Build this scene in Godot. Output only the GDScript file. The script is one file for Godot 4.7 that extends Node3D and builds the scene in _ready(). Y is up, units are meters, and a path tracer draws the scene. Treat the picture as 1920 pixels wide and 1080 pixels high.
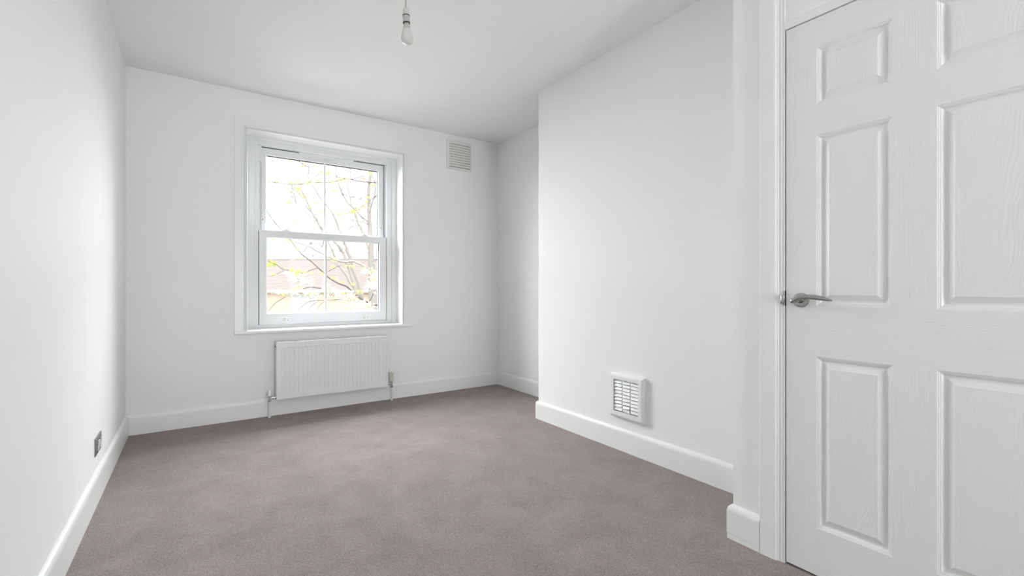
extends Node3D
# An empty white bedroom: sash window, radiator, vents, a six-panel door. x right, y up, the window wall lies towards -z. W(x, y, d) is a point d metres in front of the camera's wall.

const F_PX := 863.2
const YAW := -0.6021
const EYE := Vector3(0, 1.03, 0)
const SKY := 1.68
const EXPOSURE := 1.09
const WINDOW_LIGHT := 84.0
const REAR_LIGHT := 39.0

const XL := -0.402
const XR := 2.68
const XB := 2.234
const XN := 1.824
const DB := 4.17
const DC := 2.879
const DN := 1.046
const DR := -3.6
const H := 2.578

var M := {}
var taken := {}
var rng := RandomNumberGenerator.new()

# ---------------------------------------------------------------- mesh building
class Shape:
	var v := PackedVector3Array()
	var n := PackedVector3Array()

	func tri(a: Vector3, b: Vector3, c: Vector3, na: Vector3, nb: Vector3, nc: Vector3) -> void:
		var g := (b - a).cross(c - a)
		if g.dot(na + nb + nc) > 0.0:
			v.append_array([a, c, b]); n.append_array([na, nc, nb])
		else:
			v.append_array([a, b, c]); n.append_array([na, nb, nc])

	func quad(a: Vector3, b: Vector3, c: Vector3, d: Vector3, out: Vector3) -> void:
		var g := (c - a).cross(d - b)
		if g.length() < 1e-12:
			return
		g = g.normalized()
		if g.dot(out) < 0.0:
			g = -g
		tri(a, b, c, g, g, g); tri(a, c, d, g, g, g)

	func smooth_quad(a: Vector3, b: Vector3, c: Vector3, d: Vector3, na: Vector3, nb: Vector3, nc: Vector3, nd: Vector3) -> void:
		tri(a, b, c, na, nb, nc); tri(a, c, d, na, nc, nd)

	# a box between two corners, its edges chamfered by ch
	func box(lo: Vector3, hi: Vector3, ch := 0.0, t := Transform3D()) -> void:
		var a := Vector3(minf(lo.x, hi.x), minf(lo.y, hi.y), minf(lo.z, hi.z))
		var b := Vector3(maxf(lo.x, hi.x), maxf(lo.y, hi.y), maxf(lo.z, hi.z))
		var mid := (a + b) / 2.0
		var half := (b - a) / 2.0
		ch = minf(ch, 0.45 * minf(half.x, minf(half.y, half.z)))
		var p := func(s: Vector3, axis: int) -> Vector3:
			var q := Vector3(half.x - ch, half.y - ch, half.z - ch)
			q[axis] = half[axis]
			return t * (mid + q * s)
		for axis in 3:
			var u := (axis + 1) % 3
			var w := (axis + 2) % 3
			for s in [-1.0, 1.0]:
				var k := []
				for e in [[-1, -1], [1, -1], [1, 1], [-1, 1]]:
					var g := Vector3.ZERO
					g[axis] = s; g[u] = e[0]; g[w] = e[1]
					k.append(p.call(g, axis))
				var o := Vector3.ZERO
				o[axis] = s
				quad(k[0], k[1], k[2], k[3], t.basis * o)
			if ch > 0.0:
				for su in [-1.0, 1.0]:
					for sw in [-1.0, 1.0]:
						var g0 := Vector3.ZERO
						g0[axis] = -1; g0[u] = su; g0[w] = sw
						var g1 := g0
						g1[axis] = 1
						var o2 := Vector3.ZERO
						o2[u] = su; o2[w] = sw
						quad(p.call(g0, u), p.call(g1, u), p.call(g1, w), p.call(g0, w), t.basis * o2)
		if ch > 0.0:
			for i in 8:
				var s3 := Vector3(1 if i & 1 else -1, 1 if i & 2 else -1, 1 if i & 4 else -1)
				var nn := (t.basis * s3).normalized()
				tri(p.call(s3, 0), p.call(s3, 1), p.call(s3, 2), nn, nn, nn)

	func tube(pts: Array, radii: Array, sides := 8, caps := true) -> void:
		var rings := []
		var normals := []
		var side := Vector3.ZERO
		for i in pts.size():
			var d: Vector3 = (pts[mini(i + 1, pts.size() - 1)] - pts[maxi(i - 1, 0)]).normalized()
			if side == Vector3.ZERO:
				side = d.cross(Vector3.UP if absf(d.y) < 0.9 else Vector3.RIGHT).normalized()
			side = (side - d * side.dot(d)).normalized()
			var up := d.cross(side)
			var ring := []
			var nr := []
			for k in sides:
				var a := TAU * k / sides
				var o := side * cos(a) + up * sin(a)
				ring.append(pts[i] + o * radii[i]); nr.append(o)
			rings.append(ring); normals.append(nr)
		for i in pts.size() - 1:
			for k in sides:
				var j := (k + 1) % sides
				smooth_quad(rings[i][k], rings[i][j], rings[i + 1][j], rings[i + 1][k], normals[i][k], normals[i][j], normals[i + 1][j], normals[i + 1][k])
		if caps:
			for e in [0, pts.size() - 1]:
				var o: Vector3 = (pts[e] - pts[1 if e == 0 else e - 1]).normalized()
				for k in range(1, sides - 1):
					tri(rings[e][0], rings[e][k], rings[e][k + 1], o, o, o)

	# profile points (radius, height) turned about t's y axis; a corner sharper than 35 degrees stays sharp
	func lathe(prof: Array, t: Transform3D, sides := 24) -> void:
		for i in prof.size() - 1:
			var p0: Vector2 = prof[i]
			var p1: Vector2 = prof[i + 1]
			var flat := Vector2(p1.y - p0.y, p0.x - p1.x).normalized()
			var n0 := flat
			var n1 := flat
			if i > 0:
				var f := Vector2(p0.y - prof[i - 1].y, prof[i - 1].x - p0.x).normalized()
				if f.dot(flat) > 0.82: n0 = (f + flat).normalized()
			if i < prof.size() - 2:
				var f := Vector2(prof[i + 2].y - p1.y, p1.x - prof[i + 2].x).normalized()
				if f.dot(flat) > 0.82: n1 = (f + flat).normalized()
			for k in sides:
				var q := []
				for e in [[p0, n0, k], [p0, n0, k + 1], [p1, n1, k + 1], [p1, n1, k]]:
					var a: float = TAU * e[2] / sides
					q.append(t * Vector3(e[0].x * cos(a), e[0].y, e[0].x * sin(a)))
					q.append((t.basis * Vector3(e[1].x * cos(a), e[1].y, e[1].x * sin(a))).normalized())
				smooth_quad(q[0], q[2], q[4], q[6], q[1], q[3], q[5], q[7])

	# rings of a rectangle, each inset and raised: rows of [left, bottom, right, top, height]
	func frame(t: Transform3D, rect: Rect2, rows: Array, fill := false, sides := [true, true, true, true]) -> void:
		var loops := []
		for r in rows:
			var x0: float = rect.position.x + r[0]
			var y0: float = rect.position.y + r[1]
			var x1: float = rect.end.x - r[2]
			var y1: float = rect.end.y - r[3]
			loops.append([t * Vector3(x0, y0, r[4]), t * Vector3(x1, y0, r[4]), t * Vector3(x1, y1, r[4]), t * Vector3(x0, y1, r[4])])
		var inward := [Vector3(0, 1, 0), Vector3(-1, 0, 0), Vector3(0, -1, 0), Vector3(1, 0, 0)]
		var which := [1, 2, 3, 0]
		for i in rows.size() - 1:
			for k in 4:
				if not sides[k]:
					continue
				var ds: float = rows[i + 1][which[k]] - rows[i][which[k]]
				var dh: float = rows[i + 1][4] - rows[i][4]
				var o: Vector3 = t.basis * (Vector3(0, 0, 1) * ds - inward[k] * dh)
				var j := (k + 1) % 4
				quad(loops[i][k], loops[i][j], loops[i + 1][j], loops[i + 1][k], o)
		if fill:
			var e: Array = loops[-1]
			quad(e[0], e[1], e[2], e[3], t.basis.z)

	# a profile of (outward, height) swept along points on the floor; outward lies to the right of the way walked
	func sweep(path: Array, prof: Array) -> void:
		var secs := []
		for i in path.size():
			var a: Vector3 = (path[i] - path[i - 1]).normalized() if i > 0 else (path[1] - path[0]).normalized()
			var b: Vector3 = (path[i + 1] - path[i]).normalized() if i < path.size() - 1 else a
			var ra := a.cross(Vector3.UP)
			var rb := b.cross(Vector3.UP)
			var mitre := (ra + rb) / (1.0 + ra.dot(rb))
			var s := []
			for p in prof:
				s.append(path[i] + mitre * p.x + Vector3.UP * p.y)
			secs.append(s)
		for i in path.size() - 1:
			var d: Vector3 = (path[i + 1] - path[i]).normalized()
			var r := d.cross(Vector3.UP)
			for k in prof.size() - 1:
				var t: Vector2 = prof[k + 1] - prof[k]
				var nn := r * t.y - Vector3.UP * t.x
				quad(secs[i][k], secs[i + 1][k], secs[i + 1][k + 1], secs[i][k + 1], nn)
		for e in [0, path.size() - 1]:
			var d2: Vector3 = (path[0] - path[1]) if e == 0 else (path[e] - path[e - 1])
			for k in range(1, prof.size() - 1):
				var nn2 := d2.normalized()
				tri(secs[e][0], secs[e][k], secs[e][k + 1], nn2, nn2, nn2)

	func mesh() -> ArrayMesh:
		var arr := []
		arr.resize(Mesh.ARRAY_MAX)
		arr[Mesh.ARRAY_VERTEX] = v
		arr[Mesh.ARRAY_NORMAL] = n
		var m := ArrayMesh.new()
		m.add_surface_from_arrays(Mesh.PRIMITIVE_TRIANGLES, arr)
		return m


func W(x: float, y: float, d: float) -> Vector3:
	return Vector3(x, y, -d)


func numbered(called: String) -> String:
	taken[called] = taken.get(called, -1) + 1
	return called if taken[called] == 0 else "%s_%03d" % [called, taken[called]]


func piece(called: String, s: Shape, m: Material, parent: Node3D = null, at := Vector3.ZERO) -> MeshInstance3D:
	return put(called, s.mesh(), m, parent, at)


func put(called: String, mesh: Mesh, m: Material, parent: Node3D = null, at := Vector3.ZERO) -> MeshInstance3D:
	var o := MeshInstance3D.new()
	o.name = numbered(called) if parent == null else called
	o.mesh = mesh
	o.material_override = m
	o.position = at
	if parent == null:
		add_child(o, true)
	else:
		if parent.has_node(called):
			var k := 1
			while parent.has_node("%s_%03d" % [called, k]):
				k += 1
			o.name = "%s_%03d" % [called, k]
		parent.add_child(o, true)
	return o


func tag(o: Node3D, label: String, category := "", group := "", kind := "") -> Node3D:
	o.set_meta("label", label)
	if category: o.set_meta("category", category)
	if group: o.set_meta("group", group)
	if kind: o.set_meta("kind", kind)
	return o


func thing(called: String, at: Vector3, label: String, category: String, kind := "") -> Node3D:
	var o := Node3D.new()
	o.name = numbered(called)
	o.position = at
	add_child(o, true)
	tag(o, label, category, "", kind)
	return o


func struct(called: String, s: Shape, m: Material, label: String, category: String) -> MeshInstance3D:
	var o := piece(called, s, m)
	tag(o, label, category, "", "structure")
	return o


# ---------------------------------------------------------------- materials
func lin(r: float, g: float, b: float) -> Color:
	return Color(r, g, b).linear_to_srgb()


func paint(c: Color, rough: float, spec := 0.5) -> StandardMaterial3D:
	var m := StandardMaterial3D.new()
	m.albedo_color = c
	m.roughness = rough
	m.metallic_specular = spec
	return m


func metal(c: Color, rough: float) -> StandardMaterial3D:
	var m := paint(c, rough)
	m.metallic = 1.0
	return m


func noise_map(freq: float, size: int, kind: int, octaves: int, seed_no: int, lo := Color.BLACK, hi := Color.WHITE, from := 0.0, to := 1.0) -> NoiseTexture2D:
	var f := FastNoiseLite.new()
	f.noise_type = kind
	f.seed = seed_no
	f.frequency = freq
	f.fractal_octaves = octaves
	if octaves == 1: f.fractal_type = FastNoiseLite.FRACTAL_NONE
	var t := NoiseTexture2D.new()
	t.width = size
	t.height = size
	t.seamless = true
	t.noise = f
	var g := Gradient.new()
	g.offsets = PackedFloat32Array([from, to])
	g.colors = PackedColorArray([lo, hi])
	t.color_ramp = g
	return t


func grey_image(w: int, h: int, at: Callable) -> ImageTexture:
	var b := PackedByteArray()
	b.resize(w * h)
	for y in h:
		for x in w:
			b[y * w + x] = clampi(int(255.0 * at.call((x + 0.5) / w, (y + 0.5) / h)), 0, 255)
	return ImageTexture.create_from_image(Image.create_from_data(w, h, false, Image.FORMAT_L8, b))


# evenly speckled pile that repeats without a seam: random specks, blurred round the edges
func pile(size: int, lo: Color, hi: Color) -> ImageTexture:
	var r := RandomNumberGenerator.new()
	r.seed = 31
	var a := PackedFloat32Array()
	a.resize(size * size)
	for i in size * size:
		a[i] = r.randf()
	for step in 2:
		var b := a.duplicate()
		for y in size:
			var y0 := ((y + size - 1) % size) * size
			var y1 := ((y + 1) % size) * size
			for x in size:
				var x0 := (x + size - 1) % size
				var x1 := (x + 1) % size
				b[y * size + x] = 0.3 * a[y * size + x] + 0.175 * (a[y0 + x] + a[y1 + x] + a[y * size + x0] + a[y * size + x1])
		a = b
	var bytes := PackedByteArray()
	bytes.resize(size * size * 3)
	for i in size * size:
		var c := lo.lerp(hi, clampf((a[i] - 0.5) * 2.2 + 0.5, 0.0, 1.0))
		bytes[3 * i] = int(c.r * 255)
		bytes[3 * i + 1] = int(c.g * 255)
		bytes[3 * i + 2] = int(c.b * 255)
	return ImageTexture.create_from_image(Image.create_from_data(size, size, false, Image.FORMAT_RGB8, bytes))


func relief(m: StandardMaterial3D, t: Texture2D, cm: float, scale: Vector3, world := true, offset := Vector3.ZERO) -> StandardMaterial3D:
	m.heightmap_enabled = true
	m.heightmap_texture = t
	m.heightmap_scale = cm
	m.uv1_triplanar = true
	m.uv1_world_triplanar = world
	m.uv1_scale = scale
	m.uv1_offset = offset
	return m


func make_materials() -> void:
	M.wall = paint(lin(0.905, 0.902, 0.893), 0.75, 0.3)
	relief(M.wall, noise_map(0.05, 512, FastNoiseLite.TYPE_SIMPLEX_SMOOTH, 3, 5), 0.012, Vector3(2.2, 2.2, 2.2))
	M.ceiling = paint(lin(0.915, 0.915, 0.908), 0.85, 0.2)
	M.trim = paint(lin(0.89, 0.89, 0.88), 0.32, 0.5)
	relief(M.trim, noise_map(0.03, 512, FastNoiseLite.TYPE_SIMPLEX_SMOOTH, 3, 9), 0.025, Vector3(3, 3, 3))
	M.brushed_trim = paint(lin(0.86, 0.86, 0.845), 0.38, 0.5)
	relief(M.brushed_trim, noise_map(0.035, 512, FastNoiseLite.TYPE_SIMPLEX_SMOOTH, 4, 19), 0.05, Vector3(9, 2.6, 9))
	M.upvc = paint(lin(0.84, 0.845, 0.85), 0.45, 0.35)
	M.seal = paint(lin(0.05, 0.052, 0.056), 0.7)
	M.dark = paint(lin(0.035, 0.033, 0.031), 0.9)
	M.old_paint = paint(lin(0.16, 0.12, 0.09), 0.8)
	M.enamel = paint(lin(0.84, 0.84, 0.83), 0.25, 0.5)
	M.plastic = paint(lin(0.80, 0.80, 0.77), 0.35, 0.5)
	M.cream = paint(lin(0.66, 0.64, 0.54), 0.4, 0.5)
	M.white_plastic = paint(lin(0.86, 0.86, 0.86), 0.3, 0.5)
	M.slot = paint(lin(0.12, 0.115, 0.10), 0.9)
	M.vent_back = paint(lin(0.45, 0.44, 0.40), 0.9)
	M.chrome = metal(lin(0.62, 0.63, 0.64), 0.16)
	M.satin = metal(lin(0.40, 0.395, 0.385), 0.27)
	M.brass = metal(lin(0.085, 0.065, 0.045), 0.5)
	M.steel_plate = metal(lin(0.42, 0.43, 0.46), 0.25)
	M.insert = paint(lin(0.09, 0.085, 0.095), 0.4)
	M.frost = paint(lin(0.72, 0.715, 0.69), 0.38, 0.5)
	M.holder = paint(lin(0.66, 0.65, 0.63), 0.35, 0.5)
	M.holder_print = paint(lin(0.50, 0.50, 0.48), 0.4, 0.5)
	M.collar = paint(lin(0.52, 0.53, 0.49), 0.4, 0.5)
	M.flex = paint(lin(0.46, 0.41, 0.33), 0.5, 0.4)
	var glass := paint(Color(0.97, 1.0, 0.99, 0.03), 0.02, 0.5)
	glass.transparency = BaseMaterial3D.TRANSPARENCY_ALPHA
	M.glass = glass
	# carpet: pile relief and speckle on the fine layer, brushed nap patches on the coarse one
	var c := StandardMaterial3D.new()
	c.albedo_color = lin(0.80, 0.80, 0.80)
	c.roughness = 0.95
	c.metallic_specular = 0.15
	c.rim_enabled = true
	c.rim = 0.25
	c.albedo_texture = pile(512, Color(0.575, 0.54, 0.525), Color(0.765, 0.725, 0.71))
	relief(c, c.albedo_texture, 0.6, Vector3(2.0, 2.0, 2.0))
	c.detail_enabled = true
	c.detail_blend_mode = BaseMaterial3D.BLEND_MODE_MUL
	c.detail_uv_layer = BaseMaterial3D.DETAIL_UV_2
	c.detail_albedo = noise_map(0.042, 1024, FastNoiseLite.TYPE_PERLIN, 6, 11, Color(0.895, 0.888, 0.885), Color(0.985, 0.98, 0.975), 0.15, 0.85)
	c.detail_albedo.seamless = false
	c.detail_albedo.noise.fractal_gain = 0.6
	c.detail_albedo.noise.domain_warp_enabled = true
	c.detail_albedo.noise.domain_warp_amplitude = 34.0
	c.detail_albedo.noise.domain_warp_frequency = 0.02
	c.uv2_triplanar = true
	c.uv2_world_triplanar = true
	c.uv2_scale = Vector3(0.115, 0.115, 0.115)
	c.uv2_offset = Vector3(0.1, 0, -0.55)
	M.carpet = c
	# the moulded door skin: straight grain along the stiles, across the rails, arched grain in the panels
	var f := FastNoiseLite.new()
	f.seed = 21
	f.frequency = 1.0
	f.fractal_octaves = 3
	var straight := func(u: float, v: float) -> float:
		return 0.5 + 0.75 * f.get_noise_2d(u * 110.0 + 2.0 * f.get_noise_2d(u * 3.0, v * 3.0), v * 2.2)
	var arched := func(u: float, v: float) -> float:
		var x := (u - 0.5) * 0.5 + 0.012 * f.get_noise_2d(u * 3.0, v * 4.0)
		var y := v + 0.05 * f.get_noise_2d(u * 5.0 + 40.0, v * 5.0)
		var g := 1500.0 * x * x / (1.0 + 7.0 * absf(x)) + 11.0 * y + 1.2 * f.get_noise_2d(u * 6.0, v * 5.0 + 90.0)
		return 0.5 + 0.33 * sin(TAU * g) + 0.3 * f.get_noise_2d(u * 70.0, v * 4.0)
	var across := func(u: float, v: float) -> float: return straight.call(v, u)
	M.stile = relief(paint(lin(0.82, 0.82, 0.815), 0.42, 0.5), grey_image(512, 512, straight), 0.065, Vector3(2, 0.476, 2))
	M.rail = relief(paint(lin(0.82, 0.82, 0.815), 0.42, 0.5), grey_image(512, 512, across), 0.026, Vector3(1.2, 2, 1.2))
	M.panel = relief(paint(lin(0.82, 0.82, 0.815), 0.42, 0.5), grey_image(512, 768, arched), 0.052, Vector3(2, 1, 2), false, Vector3(0.5, 0.5, 0.5))
	# outdoors
	M.bark = paint(lin(0.36, 0.33, 0.30), 0.95, 0.1)
	M.twig = paint(lin(0.22, 0.205, 0.205), 0.95, 0.1)
	M.red_bark = paint(lin(0.13, 0.085, 0.075), 0.8, 0.2)
	M.leaf = paint(lin(0.42, 0.44, 0.17), 0.7, 0.1)
	M.leaf.backlight_enabled = true
	M.leaf.backlight = lin(0.40, 0.42, 0.16)
	M.bright_leaf = paint(lin(0.42, 0.50, 0.09), 0.7, 0.1)
	M.bright_leaf.backlight_enabled = true
	M.bright_leaf.backlight = lin(0.33, 0.44, 0.05)
	M.blossom = paint(lin(0.75, 0.75, 0.66), 0.8, 0.1)
	M.brick = paint(lin(0.72, 0.56, 0.45), 0.95, 0.1)
	M.tile = paint(lin(0.27, 0.232, 0.222), 0.95, 0.1)
	M.house_frame = paint(lin(0.85, 0.85, 0.85), 0.6)
	M.house_glass = paint(lin(0.60, 0.62, 0.64), 0.2, 0.5)
	M.grass = paint(lin(0.16, 0.17, 0.12), 0.95, 0.1)


# ---------------------------------------------------------------- the scene
func _ready() -> void:
	rng.seed = 7
	var cam := Camera3D.new()
	cam.name = "camera"
	cam.fov = rad_to_deg(2.0 * atan(540.0 / F_PX))
	cam.position = EYE
	cam.rotation.y = YAW
	cam.near = 0.05
	cam.far = 400.0
	add_child(cam)
	cam.current = true
	var sky_look := ProceduralSkyMaterial.new()
	sky_look.sky_top_color = Color(2.94, 2.98, 3.0).linear_to_srgb()    # an overcast sky: three times as bright overhead as low down
	sky_look.sky_curve = 0.6
	sky_look.sky_horizon_color = Color(1.0, 1.0, 1.0)
	sky_look.ground_horizon_color = Color(0.62, 0.62, 0.60)
	sky_look.ground_bottom_color = Color(0.45, 0.45, 0.43)
	var sky := Sky.new()
	sky.sky_material = sky_look
	var e := Environment.new()
	e.background_mode = Environment.BG_SKY
	e.sky = sky
	e.background_energy_multiplier = SKY
	e.tonemap_mode = Environment.TONE_MAPPER_LINEAR
	e.tonemap_exposure = EXPOSURE
	e.sdfgi_enabled = true
	e.ssao_enabled = true
	e.ssil_enabled = true
	var we := WorldEnvironment.new()
	we.name = "overcast_sky"
	we.environment = e
	add_child(we)

	# daylight: soft lights outside the window, from the sky above and from low down, and one outside the second window behind the camera
	daylight("window_daylight", Vector3(0.10, 2.50, -(DB + 1.5)), Vector2(6.4, 1.6), PI + 0.05, WINDOW_LIGHT, -0.50)
	daylight("window_daylight_low", Vector3(0.70, 1.50, -(DB + 2.5)), Vector2(1.6, 2.6), PI, WINDOW_LIGHT * 0.17, 0.0)
	daylight("rear_window_daylight", Vector3(0.90, 0.55, -(DR - 0.75)), Vector2(1.4, 1.2), 0.0, REAR_LIGHT, 0.45)

	make_materials()
	shell()
	baseboards()
	window()
	door()
	radiator()
	wall_vent()
	louvre_vent()
	socket()
	pendant()
	outside()


func daylight(called: String, at: Vector3, size: Vector2, turn: float, energy: float, tilt := 0.0) -> void:
	var l := AreaLight3D.new()
	l.name = called
	l.area_size = size
	l.light_energy = energy
	l.light_color = Color(0.972, 0.987, 1.0)
	l.area_range = 30.0
	l.shadow_enabled = true
	l.position = at
	l.rotation = Vector3(tilt, turn, 0)
	add_child(l)


func shell() -> void:
	var s := Shape.new()
	s.box(W(XL - 0.2, -0.15, DR - 0.2), W(XR + 0.2, 0.0, DB + 0.3))
	struct("floor", s, M.carpet, "taupe grey cut pile carpet with brushed patches covering the whole room", "floor")
	s = Shape.new()
	s.box(W(XL - 0.2, H, DR - 0.2), W(XR + 0.2, H + 0.15, DB + 0.3))
	struct("ceiling", s, M.ceiling, "plain smooth white ceiling above the room", "ceiling")
	s = Shape.new()
	s.box(W(XL - 0.2, 0, DR), W(XL, H, DB + 0.3))
	struct("wall_left", s, M.wall, "long plain white wall on the left with the metal socket", "wall")
	# window wall, four blocks round the opening
	var x0 := 0.330
	var x1 := 1.608
	var y0 := 0.664
	var y1 := 2.284
	s = Shape.new()
	s.box(W(XL, 0, DB), W(x0, H, DB + 0.3))
	s.box(W(x1, 0, DB), W(XR + 0.2, H, DB + 0.3))
	s.box(W(x0, 0, DB), W(x1, y0, DB + 0.3))
	s.box(W(x0, y1, DB), W(x1, H, DB + 0.3))
	struct("wall_back", s, M.wall, "white end wall holding the sash window and radiator", "wall")
	s = Shape.new()
	s.box(W(XR, 0, DC), W(XR + 0.2, H, DB))
	struct("wall_right", s, M.wall, "short white wall of the alcove in the far right corner", "wall")
	s = Shape.new()
	s.box(W(XB, 0, DN), W(XR + 0.2, H, DC))
	struct("wall_chimney_breast", s, M.wall, "white projecting chimney breast wall with the louvred vent", "wall")
	# wall round the door
	var d0 := 0.070
	var d1 := 0.852
	var top := 2.004
	s = Shape.new()
	s.box(W(XN, 0, d1 + 0.02), W(XN + 0.12, H, DN))
	s.box(W(XN, 0, DR), W(XN + 0.12, H, d0 - 0.02))
	s.box(W(XN + 0.12, 0, DR), W(XR + 0.2, H, DN))
	struct("wall_door", s, M.wall, "white wall beside the panelled door, standing forward of the chimney breast", "wall")
	s = Shape.new()
	s.box(W(XL, 0, DR - 0.2), W(0.45, H, DR))
	s.box(W(1.35, 0, DR - 0.2), W(XR + 0.2, H, DR))
	s.box(W(0.45, 0, DR - 0.2), W(1.35, 0.56, DR))
	s.box(W(0.45, 2.28, DR - 0.2), W(1.35, H, DR))
	struct("wall_rear", s, M.wall, "white wall with a second window behind the camera", "wall")
	s = Shape.new()
	s.frame(Transform3D(Basis(Vector3.UP, PI), W(0.90, 1.42, DR)), Rect2(-0.45, -0.86, 0.9, 1.72), ring([[0, -0.18], [0, -0.10], [0.05, -0.10], [0.05, -0.16]]))
	s.box(W(0.88, 0.56, DR - 0.16), W(0.92, 2.28, DR - 0.10))
	var rear := struct("window_2", s, M.upvc, "white framed second window behind the camera", "window")
	s = Shape.new()
	s.box(W(0.46, 0.57, DR - 0.128), W(1.34, 2.27, DR - 0.124))
	piece("glass_pane", s, M.glass, rear)


func baseboards() -> void:
	var prof := [Vector2(0, 0), Vector2(0.018, 0), Vector2(0.018, 0.112), Vector2(0.0172, 0.120), Vector2(0.0150, 0.128), Vector2(0.0115, 0.134), Vector2(0.006, 0.1385), Vector2(0, 0.140)]
	var s := Shape.new()
	s.sweep([W(XL, 0, DR), W(XL, 0, DB)], prof)
	struct("baseboard_left", s, M.trim, "white bullnose skirting board along the left wall", "skirting board")
	s = Shape.new()
	s.sweep([W(XL, 0, DB), W(XR, 0, DB)], prof)
	struct("baseboard_back", s, M.trim, "white skirting board along the window wall, behind the radiator pipes", "skirting board")
	s = Shape.new()
	s.sweep([W(XR, 0, DB), W(XR, 0, DC)], prof)
	struct("baseboard_right", s, M.trim, "short white skirting board in the far right alcove", "skirting board")
	s = Shape.new()
	s.sweep([W(XR, 0, DC), W(XB, 0, DC), W(XB, 0, DN)], prof)
	struct("baseboard_chimney_breast", s, M.trim, "white skirting board wrapped round the chimney breast below the louvred vent", "skirting board")
	var up := []
	for p in prof:
		up.append(Vector2(p.x, maxf(p.y, 0.024)))
	var o := thing("baseboard_door", Vector3.ZERO, "short thick white skirting block beside the door frame, with a seam near the carpet", "skirting board", "structure")
	s = Shape.new()
	s.sweep([W(XB, 0, DN), W(XN, 0, DN), W(XN, 0, 0.9315)], up)
	piece("board", s, M.brushed_trim, o)
	s = Shape.new()
	s.sweep([W(XB, 0, DN), W(XN, 0, DN), W(XN, 0, 0.9315)], [Vector2(0, 0), Vector2(0.0168, 0), Vector2(0.0168, 0.0215), Vector2(0.0150, 0.0235), Vector2(0, 0.0235)])
	piece("base_strip", s, M.brushed_trim, o)
	s = Shape.new()
	s.sweep([W(XN, 0, 0.02), W(XN, 0, DR), W(XL, 0, DR)], prof)
	struct("baseboard_rear", s, M.trim, "white skirting board behind the camera", "skirting board")


func ring(rows: Array) -> Array:    # the same inset on all four sides
	var out := []
	for r in rows:
		out.append([r[0], r[0], r[0], r[0], r[1]])
	return out


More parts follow.
